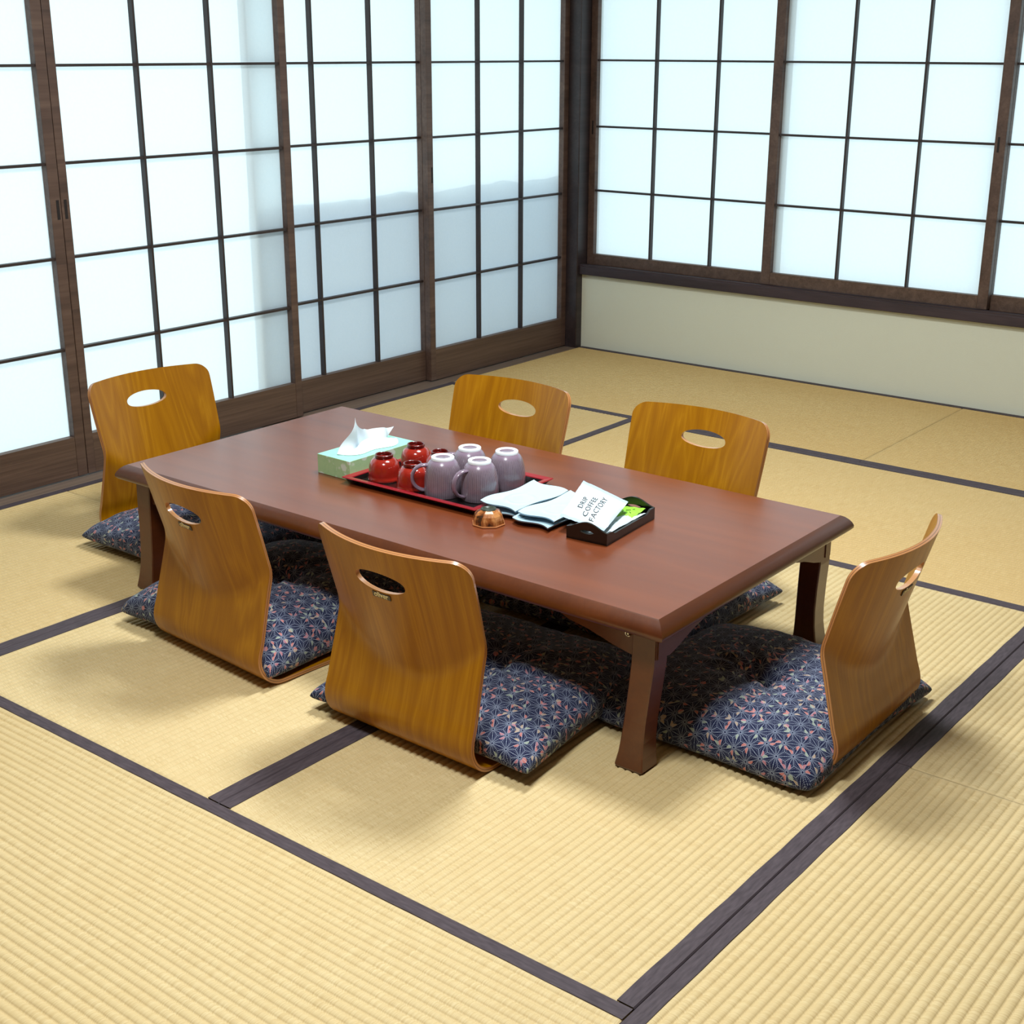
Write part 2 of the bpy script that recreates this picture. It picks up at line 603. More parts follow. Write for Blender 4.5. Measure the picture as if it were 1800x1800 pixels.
def text_mesh(name, body, size, mat, parent=None, extrude=0.0, spacing=1.0, bold=0.0):
    c = bpy.data.curves.new(name, 'FONT')
    c.body = body
    c.size = size
    c.extrude = extrude
    c.offset = bold
    c.space_character = spacing
    c.align_x = 'LEFT'
    c.resolution_u = 4
    tmp = bpy.data.objects.new(name + '_curve', c)
    COL.objects.link(tmp)
    dg = bpy.context.evaluated_depsgraph_get()
    me = bpy.data.meshes.new_from_object(tmp.evaluated_get(dg))
    bpy.data.objects.remove(tmp)
    bpy.data.curves.remove(c)
    me.name = name
    me.materials.clear()
    me.materials.append(mat)
    return me


def copy_tree(o, parent=None):
    c = o.copy()
    COL.objects.link(c)
    if parent is not None:
        c.parent = parent
    for ch in list(o.children):
        copy_tree(ch, c)
    return c


# ------------------------------------------------------------------ room shell
XR, YF, ZC = 4.7, -6.4, 2.45          # right wall, front wall, ceiling
b = MB(); b.box(-0.32, XR + 0.1, YF - 0.1, 0.35, -0.16, -0.055)
tag(b.build('floor', M['subfloor']), kind='structure')
b = MB(); b.box(-0.32, XR + 0.1, YF - 0.1, 0.35, ZC, ZC + 0.1)
tag(b.build('ceiling', M['ceiling']), kind='structure')
b = MB(); b.box(-0.008, XR, 0.03, 0.16, -0.055, 0.345)
b.box(-0.32, XR, 0.03, 0.16, 1.93, ZC)
tag(b.build('wall_back', M['plaster']), kind='structure')
b = MB(); b.box(-0.2, -0.075, YF, -0.012, 1.93, ZC)
b.box(-0.2, -0.075, YF, -3.72, -0.055, 1.93)
tag(b.build('wall_left', M['plaster']), kind='structure')
b = MB(); b.box(XR, XR + 0.1, YF, 0.16, -0.055, ZC)
tag(b.build('wall_right', M['far_wall']), kind='structure')
b = MB(); b.box(-0.2, XR, YF - 0.1, YF, -0.055, ZC)
tag(b.build('wall_front', M['far_wall']), kind='structure')
b = MB(); b.box(-0.125, -0.008, -0.012, 0.16, -0.055, ZC - 0.001, bevel=0.004)
tag(b.build('trim_1', M['post']), kind='structure')                       # corner post
b = MB(); b.box(-0.008, XR - 0.002, 0.004, 0.13, 0.345, 0.385, bevel=0.003)
b.box(-0.008, XR - 0.002, 0.006, 0.0275, 0.385, 0.392)
b.box(-0.008, XR - 0.002, 0.0305, 0.0325, 0.385, 0.392)
b.box(-0.008, XR - 0.002, 0.098, 0.128, 0.384, 0.412)
tag(b.build('trim_2', M['sill']), kind='structure')                       # window sill
b = MB(); b.box(-0.006, XR - 0.002, 0.0, 0.13, 1.872, 1.93, bevel=0.003)
tag(b.build('trim_3', M['sill']), kind='structure')                       # window head
b = MB(); b.box(-0.155, -0.06, -3.72, -0.014, 1.875, 1.93, bevel=0.003)
tag(b.build('trim_4', M['frame_h']), kind='structure')                    # door head
b = MB()
b.box(-0.155, -0.002, -4.8, -0.013, -0.055, -0.003)
tag(b.build('trim_5', M['track']), kind='structure')                      # grooved door sill
b = MB(); b.box(-0.16, -0.06, -3.84, -3.72, -0.055, 1.93, bevel=0.003)
tag(b.build('trim_6', M['post']), kind='structure')
b = MB()
prof = []
N = 90
for i in range(N + 1):
    y = 0.10 - i / N * 1.97
    z = 0.785 + 0.014 * noise.noise(Vector((y * 3.1, 0, 0))) + 0.011 * noise.noise(Vector((y * 9.0, 3, 0)))
    prof.append((y, z))
poly = [(0.10, -0.05)] + prof + [(-1.87, -0.05)]
b.prism(poly, lambda p: (-0.148, p[0], p[1]), lambda p: (-0.151, p[0], p[1]))
tag(b.build('shade_board', M['outer']), kind='structure')  # added unseen board close behind the doors, greys the lower paper


def shoji(name, P, a0, a1, z0, z1, opening, verts, horiz, pull=None, rail=None, toprail=0.045):
    """P(a, d, z) -> world. opening=(left,right,bottom,top) of the paper field"""
    root = tag(empty(name, P((a0 + a1) / 2, 0.015, z0)), kind='structure')
    off = Vector(root.location)

    def bx(mb, u0, u1, d0, d1, w0, w1, bev=0.0):
        p, q = Vector(P(u0, d0, w0)) - off, Vector(P(u1, d1, w1)) - off
        mb.box(min(p.x, q.x), max(p.x, q.x), min(p.y, q.y), max(p.y, q.y), min(p.z, q.z), max(p.z, q.z), bevel=bev)
    ol, orr, ob, ot = opening
    fl = MB()
    bx(fl, a0, ol, 0, 0.03, z0, z1, 0.0015)
    fl.build('stile', M['frame'], root)
    fr = MB()
    bx(fr, orr, a1, 0, 0.03, z0, z1, 0.0015)
    fr.build('stile', M['frame'], root)
    rb = MB(); bx(rb, ol, orr, 0.0008, 0.0295, z0, ob, 0.001)
    rb.build('bottom_rail', M['frame_h'], root)
    rt = MB(); bx(rt, ol, orr, 0.0008, 0.0295, ot, z1, 0.001)
    rt.build('top_rail', M['frame_h'], root)
    lt = MB()
    for v in verts:
        bx(lt, v - 0.0042, v + 0.0042, 0.004, 0.0255, ob, ot)
    for h in horiz:
        bx(lt, ol, orr, 0.005, 0.0255, h - 0.0042, h + 0.0042)
    lt.build('lattice', M['lattice'], root)
    pp = MB()
    p = [Vector(P(u, 0.026, w)) - off for u, w in ((ol, ob), (orr, ob), (orr, ot), (ol, ot))]
    pp.face(p)
    pp.build('paper_panel', M['paper'], root, fix=False)
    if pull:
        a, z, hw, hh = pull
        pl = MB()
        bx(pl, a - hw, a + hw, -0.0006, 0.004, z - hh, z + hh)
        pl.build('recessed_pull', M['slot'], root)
    return root


HD = [0.424, 0.715, 1.005, 1.295, 1.585]
Lf = lambda a, d, z: (-0.07 - d, a, z)
Lb = lambda a, d, z: (-0.103 - d, a, z)
shoji('door_1', Lf, -0.977, -0.014, 0.002, 1.875, (-0.945, -0.048, 0.134, 1.84), [-0.642, -0.345], HD, (-0.953, 0.857, 0.0045, 0.031))
shoji('door_2', Lb, -1.882, -0.945, 0.002, 1.875, (-1.872, -0.975, 0.128, 1.84), [-1.560, -1.252], HD)
shoji('door_3', Lf, -2.698, -1.722, 0.002, 1.875, (-2.668, -1.755, 0.136, 1.84), [-2.363, -2.060], HD, (-2.6835, 0.866, 0.0052, 0.03))
shoji('door_4', Lf, -3.705, -2.7, 0.002, 1.875, (-3.65, -2.737, 0.136, 1.84), [-3.345, -3.04], HD, (-2.7115, 0.866, 0.0052, 0.03))
HW = [0.727, 1.012, 1.299, 1.585]
Bf = lambda a, d, z: (a, 0.031 + d, z)
Bb = lambda a, d, z: (a, 0.0655 + d, z)
shoji('window_1', Bb, -0.007, 0.985, 0.3865, 1.87, (0.027, 0.955, 0.436, 1.83), [0.335, 0.645], HW, (0.010, 1.007, 0.004, 0.03))
shoji('window_2', Bf, 0.929, 1.912, 0.393, 1.87, (0.971, 1.871, 0.444, 1.83), [1.271, 1.575], HW, (1.886, 1.011, 0.004, 0.028))
shoji('window_3', Bb, 1.866, 2.86, 0.3865, 1.87, (1.911, 2.82, 0.446, 1.83), [2.21, 2.515], HW)
shoji('window_4', Bf, 2.8, 3.78, 0.4, 1.87, (2.842, 3.742, 0.444, 1.83), [3.142, 3.442], HW)
b = MB(); b.box(3.78, XR - 0.003, 0.03, 0.13, 0.385, 1.872)
tag(b.build('wall_back_end', M['plaster']), kind='structure')


# ------------------------------------------------------------------ tatami mats
X1, X2, X3, X4 = 0.9585, 1.8996, 2.834, 3.79
Y1, Y2, Y3, Y4, Y5 = -0.955, -1.9246, -2.860, -3.807, -4.75
RIB = 0.0172


def tatami(x0, x1, y0, y1, along, label, group, tint_fac=0.0):
    """along: axis the ribs and the long cloth borders follow"""
    g = 0.0005
    x0 += g; x1 -= g; y0 += g; y1 -= g
    cx, cy = (x0 + x1) / 2, (y0 + y1) / 2
    root = tag(empty('tatami_mat', (cx, cy, -0.055)), label, 'tatami mat', group)
    LX = (x1 - x0) if along == 'x' else (y1 - y0)
    WX = (y1 - y0) if along == 'x' else (x1 - x0)
    top = 0.055
    bw = 0.031

    def W(l, w, z):
        return (l, w, z) if along == 'x' else (w, l, z)
    core = MB()
    s = (LX / 2, WX / 2) if along == 'x' else (WX / 2, LX / 2)
    core.box(-s[0], s[0], -s[1], s[1], 0.0, top - 0.005)
    # ribbed woven face between the borders
    w0, w1 = -WX / 2 + bw * 0.85, WX / 2 - bw * 0.85
    nr = int((w1 - w0) / RIB)
    sub = 8
    rows = []
    nl = 24
    ph = random.random() * 50
    for j in range(nr * sub + 1):
        w = w0 + (w1 - w0) * j / (nr * sub)
        t = (j % sub) / sub
        zz = top - 0.0044 + 0.0044 * max(0, math.sin(math.pi * t)) ** 0.55
        rows.append((w, zz))
    ls = [-LX / 2, -LX / 2 + 0.004, -LX / 2 + 0.014] + [-LX / 2 + LX * i / nl for i in range(1, nl)] + [LX / 2 - 0.014, LX / 2 - 0.004, LX / 2]
    dep = [0.0, 0.45, 1.0] + [1.0] * (nl - 1) + [1.0, 0.45, 0.0]
    P = [[W(l_, w + 0.0012 * math.sin(l_ * 11 + w * 3 + ph), top - (top - zz) * d_ - 0.002 * (1 - d_) * (i in (0, len(ls) - 1))) for i, (l_, d_) in enumerate(zip(ls, dep))] for w, zz in rows]
    core.grid(P, 0, UV=lambda a, c: (ls[c] + ph, rows[a][0]), smooth=True)
    wf = core.build('woven_face', M['rush'], root)
    wf['brown_tint'] = tint_fac        # tints the whole woven face browner, set per mat
    for sgn in (-1, 1):
        e = MB()
        wo, wi = sgn * WX / 2, sgn * (WX / 2 - bw)
        n = 40
        Q = [[W(-LX / 2 + LX * i / n, ww + 0.0007 * math.sin(i * 1.7 + ph) * (k == 3), zz) for k, (ww, zz) in enumerate(
            [(wo, 0.02), (wo, top - 0.002), (wo - sgn * 0.002, top + 0.0006), (wi, top + 0.0010), (wi, top - 0.002)])] for i in range(n + 1)]
        e.grid(Q, 0, UV=lambda a, c: (LX * a / n, c * 0.01), smooth=False)
        e.build('cloth_border', M['border'], root)
    return root


GB = 'tatami mats'
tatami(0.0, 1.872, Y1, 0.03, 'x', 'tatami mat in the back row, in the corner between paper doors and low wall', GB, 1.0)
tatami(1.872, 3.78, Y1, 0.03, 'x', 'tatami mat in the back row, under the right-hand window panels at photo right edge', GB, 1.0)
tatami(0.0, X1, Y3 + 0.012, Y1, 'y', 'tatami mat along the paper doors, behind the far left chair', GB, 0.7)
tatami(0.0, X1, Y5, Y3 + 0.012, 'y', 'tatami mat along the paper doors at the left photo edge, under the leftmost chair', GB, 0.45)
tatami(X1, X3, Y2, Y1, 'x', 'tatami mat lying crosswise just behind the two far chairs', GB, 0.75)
tatami(X1, X2, Y4, Y2, 'y', 'tatami mat under the left half of the low table', GB)
tatami(X2, X3, Y4, Y2, 'y', 'tatami mat under the right half of the low table', GB)
tatami(X3, X4, Y3 - 0.004, Y1, 'y', 'tatami mat at the right photo edge, beside the back of the right-hand chair', GB)
tatami(X3, X4, Y5, Y3 - 0.004, 'y', 'tatami mat in the lower right corner of the photo', GB)
tatami(X1, X3, Y5, Y4, 'x', 'tatami mat in the lower left foreground, nearest the camera', GB)

# ------------------------------------------------------------------ low table
TX, TY, TH = 1.676, -2.8225, 0.33
HX, HY = 0.831, 0.4125
table = tag(empty('low_table', (TX, TY, 0.0012)), 'long low reddish-brown wooden table in the middle of the tatami room', 'table')
t = MB()
prof = [(0.025, .330), (0.0175, .3262), (0.0098, .3195), (0.0042, .3120), (0.0009, .3048), (0.001, .2990), (0.006, .2935), (0.015, .2895), (0.032, .287)]
ringv = []
for ins, z in prof:
    hx, hy = HX - ins, HY - ins
    ringv.append([t.bm.verts.new((sx * hx, sy * hy, z)) for sx, sy in ((-1, -1), (1, -1), (1, 1), (-1, 1))])
for i in range(len(prof) - 1):
    for k in range(4):
        f = t.bm.faces.new([ringv[i][k], ringv[i + 1][k], ringv[i + 1][(k + 1) % 4], ringv[i][(k + 1) % 4]])
        f.smooth = True
        f.material_index = 1
f = t.bm.faces.new(ringv[0]); f.material_index = 0
f = t.bm.faces.new(ringv[-1][::-1]); f.material_index = 0
for e in t.bm.edges:                      # mitred corners and the top arris stay crisp
    if abs(abs(e.verts[0].co.x) - abs(e.verts[1].co.x)) > 1e-5 and abs(abs(e.verts[0].co.y) - abs(e.verts[1].co.y)) > 1e-5:
        e.smooth = False
for k in range(4):
    for a, bq in ((ringv[0][k], ringv[0][(k + 1) % 4]), (ringv[-1][k], ringv[-1][(k + 1) % 4])):
        e = t.bm.edges.get((a, bq))
        if e: e.smooth = False
t.build('tabletop', [M['table_x'], M['table']], table, fix=False)

# curved apron pieces either side of every leg (lower edge measured from the outer end)
low = [(0.0, .236), (0.022, .236), (0.024, .239), (0.045, .233), (0.062, .231), (0.072, .233), (0.105, .240), (0.14, .250), (0.17, .258), (0.195, .262), (0.215, .266), (0.232, .273), (0.245, .281), (0.252, .2885)]


def apron(sx, sy, side):
    m = MB()
    poly = [(d, z) for d, z in low] + [(0.0, .2885)]
    ox, oy = (HX - 0.034), (HY - 0.034)
    if side == 'long':
        x = lambda d: sx * (ox - d)
        m.prism(poly, lambda p: (x(p[0]), sy * (oy - 0.010), p[1]), lambda p: (x(p[0]), sy * (oy - 0.034), p[1]))
    else:
        y = lambda d: sy * (oy - 0.006 - d)
        m.prism([(d * 0.8, z) for d, z in poly], lambda p: (sx * (ox - 0.002), y(p[0]), p[1]), lambda p: (sx * (ox - 0.024), y(p[0]), p[1]))
    m.build('apron', M['table'], table)


def leg(sx, sy):
    m = MB()
    z = [0.0, 0.004, 0.03, 0.06, 0.10, 0.16, 0.22, 0.2865]
    outx = [0.041, 0.040, 0.044, 0.047, 0.047, 0.043, 0.038, 0.038]
    inx = [0.105, 0.106, 0.1015, 0.099, 0.0965, 0.093, 0.090, 0.090]
    outy = [0.010, 0.0095, 0.015, 0.020, 0.025, 0.030, 0.034, 0.036]
    iny = [0.066, 0.066, 0.068, 0.071, 0.075, 0.081, 0.084, 0.085]
    # pale worn arrises come from a small bevel
    c = 0.0025
    P = []
    for k in range(8):
        x0, x1, y0, y1 = HX - inx[k], HX - outx[k], HY - iny[k], HY - outy[k]
        if k == 0:
            x0 += .001; x1 -= .001; y0 += .001; y1 -= .001
        P.append([(sx * a, sy * bq, z[k]) for a, bq in ((x0 + c, y0), (x1 - c, y0), (x1, y0 + c), (x1, y1 - c), (x1 - c, y1), (x0 + c, y1), (x0, y1 - c), (x0, y0 + c))])
    V = m.grid([list(r) + [r[0]] for r in P], 0, smooth=False)
    m.bm.faces.new([m.bm.verts.new(p) for p in P[0]])
    m.build('leg', M['table'], table)


for sx in (-1, 1):
    for sy in (-1, 1):
        leg(sx, sy)
        apron(sx, sy, 'long')
        apron(sx, sy, 'short')
h = MB()
pts = [(0.728 + 0.0055 * math.cos(a), -HY + 0.0405, 0.2745 + 0.0055 * math.sin(a)) for a in [R(30 + 300 * k / 14) for k in range(15)]]
h.tube(pts, 0.0016, 8)
h.tube([(0.728, -HY + 0.0405, 0.2735), (0.728, -HY + 0.046, 0.2735)], 0.002, 8)
o = h.build('screw_hook', M['metal'], table)
tag(o, 'small bright metal hook')


# ------------------------------------------------------------------ legless chairs
def smax(a, c, k=0.012):
    h_ = max(k - abs(a - c), 0) / k
    return max(a, c) + h_ * h_ * k * 0.25


def back_D(u, z):
    L = -(z - 0.065) * 0.25
    U = -0.052 + 0.295 * (z - 0.26) + 0.052 * (1 - (u / 0.2) ** 2)
    if z < 0.065:
        L = 0
    w = min(1, max(0, (z - 0.05) / 0.06))
    return smax(L, U if w > 0 else -1, 0.010) * (w * w * (3 - 2 * w))


TH_PLY = 0.0098
ZT = 0.452


def chair_surface(u, s):
    """s: 0..S along the centre line, front of seat to top of back (mid-surface)"""
    ls, ra = 0.335, 0.062
    la = ra * math.pi / 2
    zb = TH_PLY / 2
    if s < ls:
        return Vector((u, 0.40 - s + 0.0, zb))
    if s < ls + la:
        a = (s - ls) / ra
        return Vector((u, 0.065 - ra * math.sin(a) + 0.0, zb + ra * (1 - math.cos(a))))
    z = zb + ra + (s - ls - la)
    y = 0.065 - ra
    return Vector((u, y - back_D(u, z), z))


S_TOT = 0.335 + 0.062 * math.pi / 2 + (ZT - TH_PLY / 2 - 0.062)


def chair_half_width(s):
    hw = 0.203
    z_like = s - (S_TOT - ZT)
    if z_like > 0.05:                                   # a gentle waist at the lumbar bend
        hw -= 0.006 * math.exp(-((z_like - 0.24) / 0.11) ** 2)
    rc = 0.034
    if s > S_TOT - rc:
        hw -= rc - math.sqrt(max(0, rc * rc - (s - S_TOT + rc) ** 2))
    rc = 0.05
    if s < rc:
        hw -= rc - math.sqrt(max(0, rc * rc - (rc - s) ** 2))
    return hw


def make_chair_meshes():
    # rows along s, denser near rounded ends
    ss = [0.0]
    for k in range(1, 7): ss.append(0.05 * (1 - math.cos(k / 6 * math.pi / 2)))
    s = 0.05
    while s < S_TOT - 0.036:
        s += 0.0085
        ss.append(min(s, S_TOT - 0.034))
    for k in range(1, 9): ss.append(S_TOT - 0.034 + 0.034 * math.sin(k / 8 * math.pi / 2))
    ss = sorted(set(round(v, 6) for v in ss))
    NU = 44
    mb = MB()

    def nrm(u, s):
        e = 0.002
        s0, s1 = max(0, s - e), min(S_TOT, s + e)
        d1 = chair_surface(u + e, s) - chair_surface(u - e, s)
        d2 = chair_surface(u, s1) - chair_surface(u, s0)
        return d1.cross(d2).normalized()
    G = []
    for s in ss:
        hw = chair_half_width(s)
        row = []
        for i in range(NU + 1):
            u = hw * (-1 + 2 * i / NU)
            p, n = chair_surface(u, s), nrm(u, s)
            row.append((p, n, u, s))
        G.append(row)
    up = [[p + n * TH_PLY / 2 for p, n, u, s in r] for r in G]
    dn = [[p - n * TH_PLY / 2 for p, n, u, s in r] for r in G]
    uvf = lambda a, c: (G[a][c][2], G[a][c][3])
    mb.grid(up, 0, UV=uvf, smooth=True)
    mb.grid(dn, 0, UV=uvf, smooth=True, flip=True)
    # layered edge all the way round
    n_s = len(ss)
    loop = [(0, i) for i in range(NU + 1)] + [(j, NU) for j in range(1, n_s)] + [(n_s - 1, i) for i in range(NU - 1, -1, -1)] + [(j, 0) for j in range(n_s - 2, 0, -1)]
    for k in range(len(loop)):
        a, c = loop[k], loop[(k + 1) % len(loop)]
        pa, pb, qa, qb = dn[a[0]][a[1]], dn[c[0]][c[1]], up[a[0]][a[1]], up[c[0]][c[1]]
        mb.face([pa, pb, qb, qa], 1, [(k * .01, 0), (k * .01 + .01, 0), (k * .01 + .01, 1), (k * .01, 1)], smooth=True)
    bmesh.ops.remove_doubles(mb.bm, verts=mb.bm.verts, dist=2e-6)
    bmesh.ops.recalc_face_normals(mb.bm, faces=mb.bm.faces)
    for e in mb.bm.edges:
        if len(e.link_faces) == 2 and e.link_faces[0].material_index != e.link_faces[1].material_index:
            e.smooth = False
    me = bpy.data.meshes.new('shell')
    mb.bm.to_mesh(me)
    mb.bm.free()
    me.materials.append(M['ply']); me.materials.append(M['ply_edge'])
    tmp = bpy.data.objects.new('shell', me)
    COL.objects.link(tmp)
    # lens-shaped hand hole cut through the back
    cut = MB()
    A, Hh = 0.066, 0.0215
    pts = []
    for k in range(48):
        a = 2 * math.pi * k / 48
        pts.append((A * math.cos(a), 0.376 + Hh * math.copysign(abs(math.sin(a)) ** 0.9, math.sin(a))))
    n = len(pts)
    VA = [cut.bm.verts.new((p[0], -0.12, p[1])) for p in pts]
    VB = [cut.bm.verts.new((p[0], 0.12, p[1])) for p in pts]
    cut.bm.faces.new(VA); cut.bm.faces.new(VB[::-1])
    for i in range(n):
        f = cut.bm.faces.new([VA[i], VB[i], VB[(i + 1) % n], VA[(i + 1) % n]])
        f.material_index = 1
        # v runs with depth so the ply layers show: map a 24 cm deep cutter on the 11 mm board
        for l in f.loops:
            dpt = (l.vert.co.y - (-0.030 - 0.0055)) / TH_PLY
            l[cut.uv].uv = (i * 0.01, dpt)
    bmesh.ops.recalc_face_normals(cut.bm, faces=cut.bm.faces)
    cme = bpy.data.meshes.new('cut')
    cut.bm.to_mesh(cme); cut.bm.free()
    cme.materials.append(M['ply']); cme.materials.append(M['ply_cut'])
    cob = bpy.data.objects.new('cut', cme)
    COL.objects.link(cob)
    md = tmp.modifiers.new('hole', 'BOOLEAN')
    md.operation = 'DIFFERENCE'; md.object = cob; md.solver = 'EXACT'
    md.material_mode = 'TRANSFER'
    dg = bpy.context.evaluated_depsgraph_get()
    res = bpy.data.meshes.new_from_object(tmp.evaluated_get(dg))
    bpy.data.objects.remove(tmp); bpy.data.objects.remove(cob)
    # crisp rim
    bm = bmesh.new(); bm.from_mesh(res)
    for e in bm.edges:
        if len(e.link_faces) == 2 and e.calc_face_angle(0) > R(40):
            e.smooth = False
    for f in bm.faces:
        f.smooth = True
    bm.to_mesh(res); bm.free()
    res.name = 'bent_plywood_shell'
    return res


shell_me = make_chair_meshes()


def make_chair():
    root = empty('legless_chair')
    link('bent_plywood_shell', shell_me, root)
    return root


def add_badge(root):
    """small dark maker's plate with pale letters under the hand hole, on the rear face"""
    zc = 0.345
    yb = chair_surface(0, 0.335 + 0.062 * math.pi / 2 + zc - 0.0675).y
    slope = math.atan(0.295)
    m = MB(); m.box(-0.024, 0.024, -0.0008, 0.0008, -0.006, 0.006, bevel=0.0004)
    pl = m.build('nameplate', M['badge'], root, loc=(0, yb - 0.0058, zc))
    pl.rotation_euler = (slope, 0, 0)
    tm = text_mesh('lettering', 'oliver', 0.0165, M['gold'], extrude=0.0003, bold=0.00025)
    xs = [v.co.x for v in tm.vertices]
    lt = link('lettering', tm, pl)
    lt.rotation_euler = (R(90), 0, 0)
    lt.location = (-(max(xs) + min(xs)) / 2, -0.0011, -0.0038)
    tag(pl, 'dark brown nameplate with cream lettering')


GC = 'legless chairs around the low table'
CH = [  # x, y, facing angle, badge, label
    (1.405, -3.425, R(-4.5), True, 'amber plywood legless chair at near left, its back to the camera'),
    (2.022, -3.450, R(-1.0), True, 'amber plywood legless chair at front centre, its back square to the camera'),
    (2.774, -2.815, R(90.5), True, 'amber plywood legless chair alone at the right-hand end of the table, seen from its side'),
    (1.985, -2.238, R(180.5), False, 'amber plywood legless chair at the far side of the table, right of the pair'),
    (1.405, -2.290, R(181.0), False, 'amber plywood legless chair at the far side of the table, behind the mugs'),
    (0.512, -2.855, R(-93.5), False, 'amber plywood legless chair at the left table end, before the paper doors'),
]
first = None
for (x, y, a, badge, lab) in CH:
    c = make_chair() if first is None else copy_tree(first)
    first = first or c
    c.location = (x, y, 0.0018)
    c.rotation_euler = (0, 0, a)
    tag(c, lab, 'chair', GC)
for c in [o for o in COL.objects if o.name.startswith('legless_chair')]:
    if 'near left' in c['label'] or 'front centre' in c['label'] or 'right-hand end' in c['label']:
        add_badge(c)


# ------------------------------------------------------------------ floor cushions
def make_cushion(seed, hx=0.285, hy=0.275, top=0.105, tuft=0.05, lump=0.012, seam=0.046):
    rnd = random.Random(seed)
    so = rnd.random() * 100
    N = 64
    mb = MB()
    tt, bb = [], []

    def par(k):
        v = -1 + 2 * k / N
        return math.copysign(1 - (1 - abs(v)) ** 1.5, v)
    for i in range(N + 1):
        p = par(i)
        rt, rb = [], []
        for j in range(N + 1):
            q = par(j)
            cx = 1 - 0.055 * (1 - q * q) ** 1.2 * abs(p) ** 3
            cy = 1 - 0.055 * (1 - p * p) ** 1.2 * abs(q) ** 3
            rnd_ = 1 - (0.065 if seam < 0.04 and p < 0 else 0.006) * abs(p * q) ** 5     # how far the corners are rounded in
            x, y = hx * p * cx * rnd_, hy * q * cy * rnd_
            T = max(0.0, (1 - abs(p) ** 2.3) * (1 - abs(q) ** 2.3)) ** 0.34
            r = math.hypot(x, y)
            th = math.atan2(y, x)
            nz = noise.noise(Vector((x * 6 + so, y * 6, 1.3)))
            nf = noise.noise(Vector((x * 19 + so, y * 19, 7.7)))
            wr = math.sin(th * 8 + 2.2 * nz + so) * math.exp(-((r - 0.06) / 0.06) ** 2) * 0.008
            edge = (abs(p) ** 8 + abs(q) ** 8)
            pucker = 0.004 * edge * T * math.sin((p if abs(q) > abs(p) else q) * 26 + so)
            dim = math.exp(-(r / 0.036) ** 2) * tuft + math.exp(-(r / 0.11) ** 2) * tuft * 0.3
            zs = seam - 0.010 * (p * p * q * q)            # seam height
            if not (abs(x) < 0.2):
                zs -= 0.004 * min(1, (abs(x) - 0.2) / 0.07)
            zt = zs + T * (top - zs) + (lump * nz + 0.003 * nf) * T - dim * T + wr * T + pucker
            zb_floor = 0.0145 if (abs(x) < 0.212) else 0.006
            zb = max(zb_floor, zs - T * 0.05)
            zb = min(zb, zs)
            rt.append((x, y, zt)); rb.append((x, y, zb))
        tt.append(rt); bb.append(rb)
    def arc_uv(G):                                      # the cloth keeps its pattern size over the rounded sides
        U = [[0.0] * (N + 1) for _ in range(N + 1)]
        V = [[0.0] * (N + 1) for _ in range(N + 1)]
        h_ = N // 2
        dist = lambda a, c: (Vector(a) - Vector(c)).length
        for j in range(N + 1):
            for i in range(h_ + 1, N + 1): U[i][j] = U[i - 1][j] + dist(G[i][j], G[i - 1][j])
            for i in range(h_ - 1, -1, -1): U[i][j] = U[i + 1][j] - dist(G[i][j], G[i + 1][j])
        for i in range(N + 1):
            for j in range(h_ + 1, N + 1): V[i][j] = V[i][j - 1] + dist(G[i][j], G[i][j - 1])
            for j in range(h_ - 1, -1, -1): V[i][j] = V[i][j + 1] - dist(G[i][j], G[i][j + 1])
        return lambda a, c: (U[a][c] + so, V[a][c])
    mb.grid(tt, 0, UV=arc_uv(tt))
    mb.grid(bb, 0, UV=arc_uv(bb), flip=True)
    root = empty('floor_cushion')
    mb.build('cover', M['fabric'], root)
    k = MB()                                            # knotted thread tuft sunk in the middle
    zc = tt[N // 2][N // 2][2]
    for a in range(7):
        th = a / 7 * 2 * math.pi + so
        k.tube([(0.001 * math.cos(th), 0.001 * math.sin(th), zc - 0.002), (0.004 * math.cos(th), 0.004 * math.sin(th), zc + 0.004),
                (0.010 * math.cos(th), 0.010 * math.sin(th), zc + 0.004)], 0.0012, 6)
    k.build('thread_tuft', M['badge'], root)
    return root


GQ = 'floor cushions on the legless chairs'
CU = [  # x, y, rot, seed, hx, hy, label
    (1.350, -3.130, R(-3), 1, 0.287, 0.282, 0.138, 'navy patterned floor cushion on the near left chair'),
    (2.024, -3.145, R(3), 2, 0.285, 0.275, 0.105, 'navy patterned floor cushion on the front centre chair'),
    (2.510, -2.832, R(90), 3, 0.287, 0.270, 0.102, 'navy patterned floor cushion on the right-hand end chair, plump and fully in view'),
    (1.985, -2.528, R(180), 4, 0.282, 0.268, 0.100, 'navy patterned floor cushion at the far right, behind the far right table leg'),
    (1.405, -2.575, R(181), 5, 0.282, 0.268, 0.104, 'navy patterned floor cushion deep under the far side of the table'),
    (0.795, -2.860, R(-93), 6, 0.285, 0.272, 0.104, 'navy patterned floor cushion on the chair at the left end of the table'),
]
for (x, y, a, sd, hx, hy, top, lab) in CU:
    c = make_cushion(sd, hx, hy, top, seam=0.034 if sd == 3 else 0.046)
    c.location = (x, y, 0.0016)
    c.rotation_euler = (0, 0, a)
    tag(c, lab, 'cushion', GQ)

# ------------------------------------------------------------------ things on the table
Z0 = TH + 0.0016

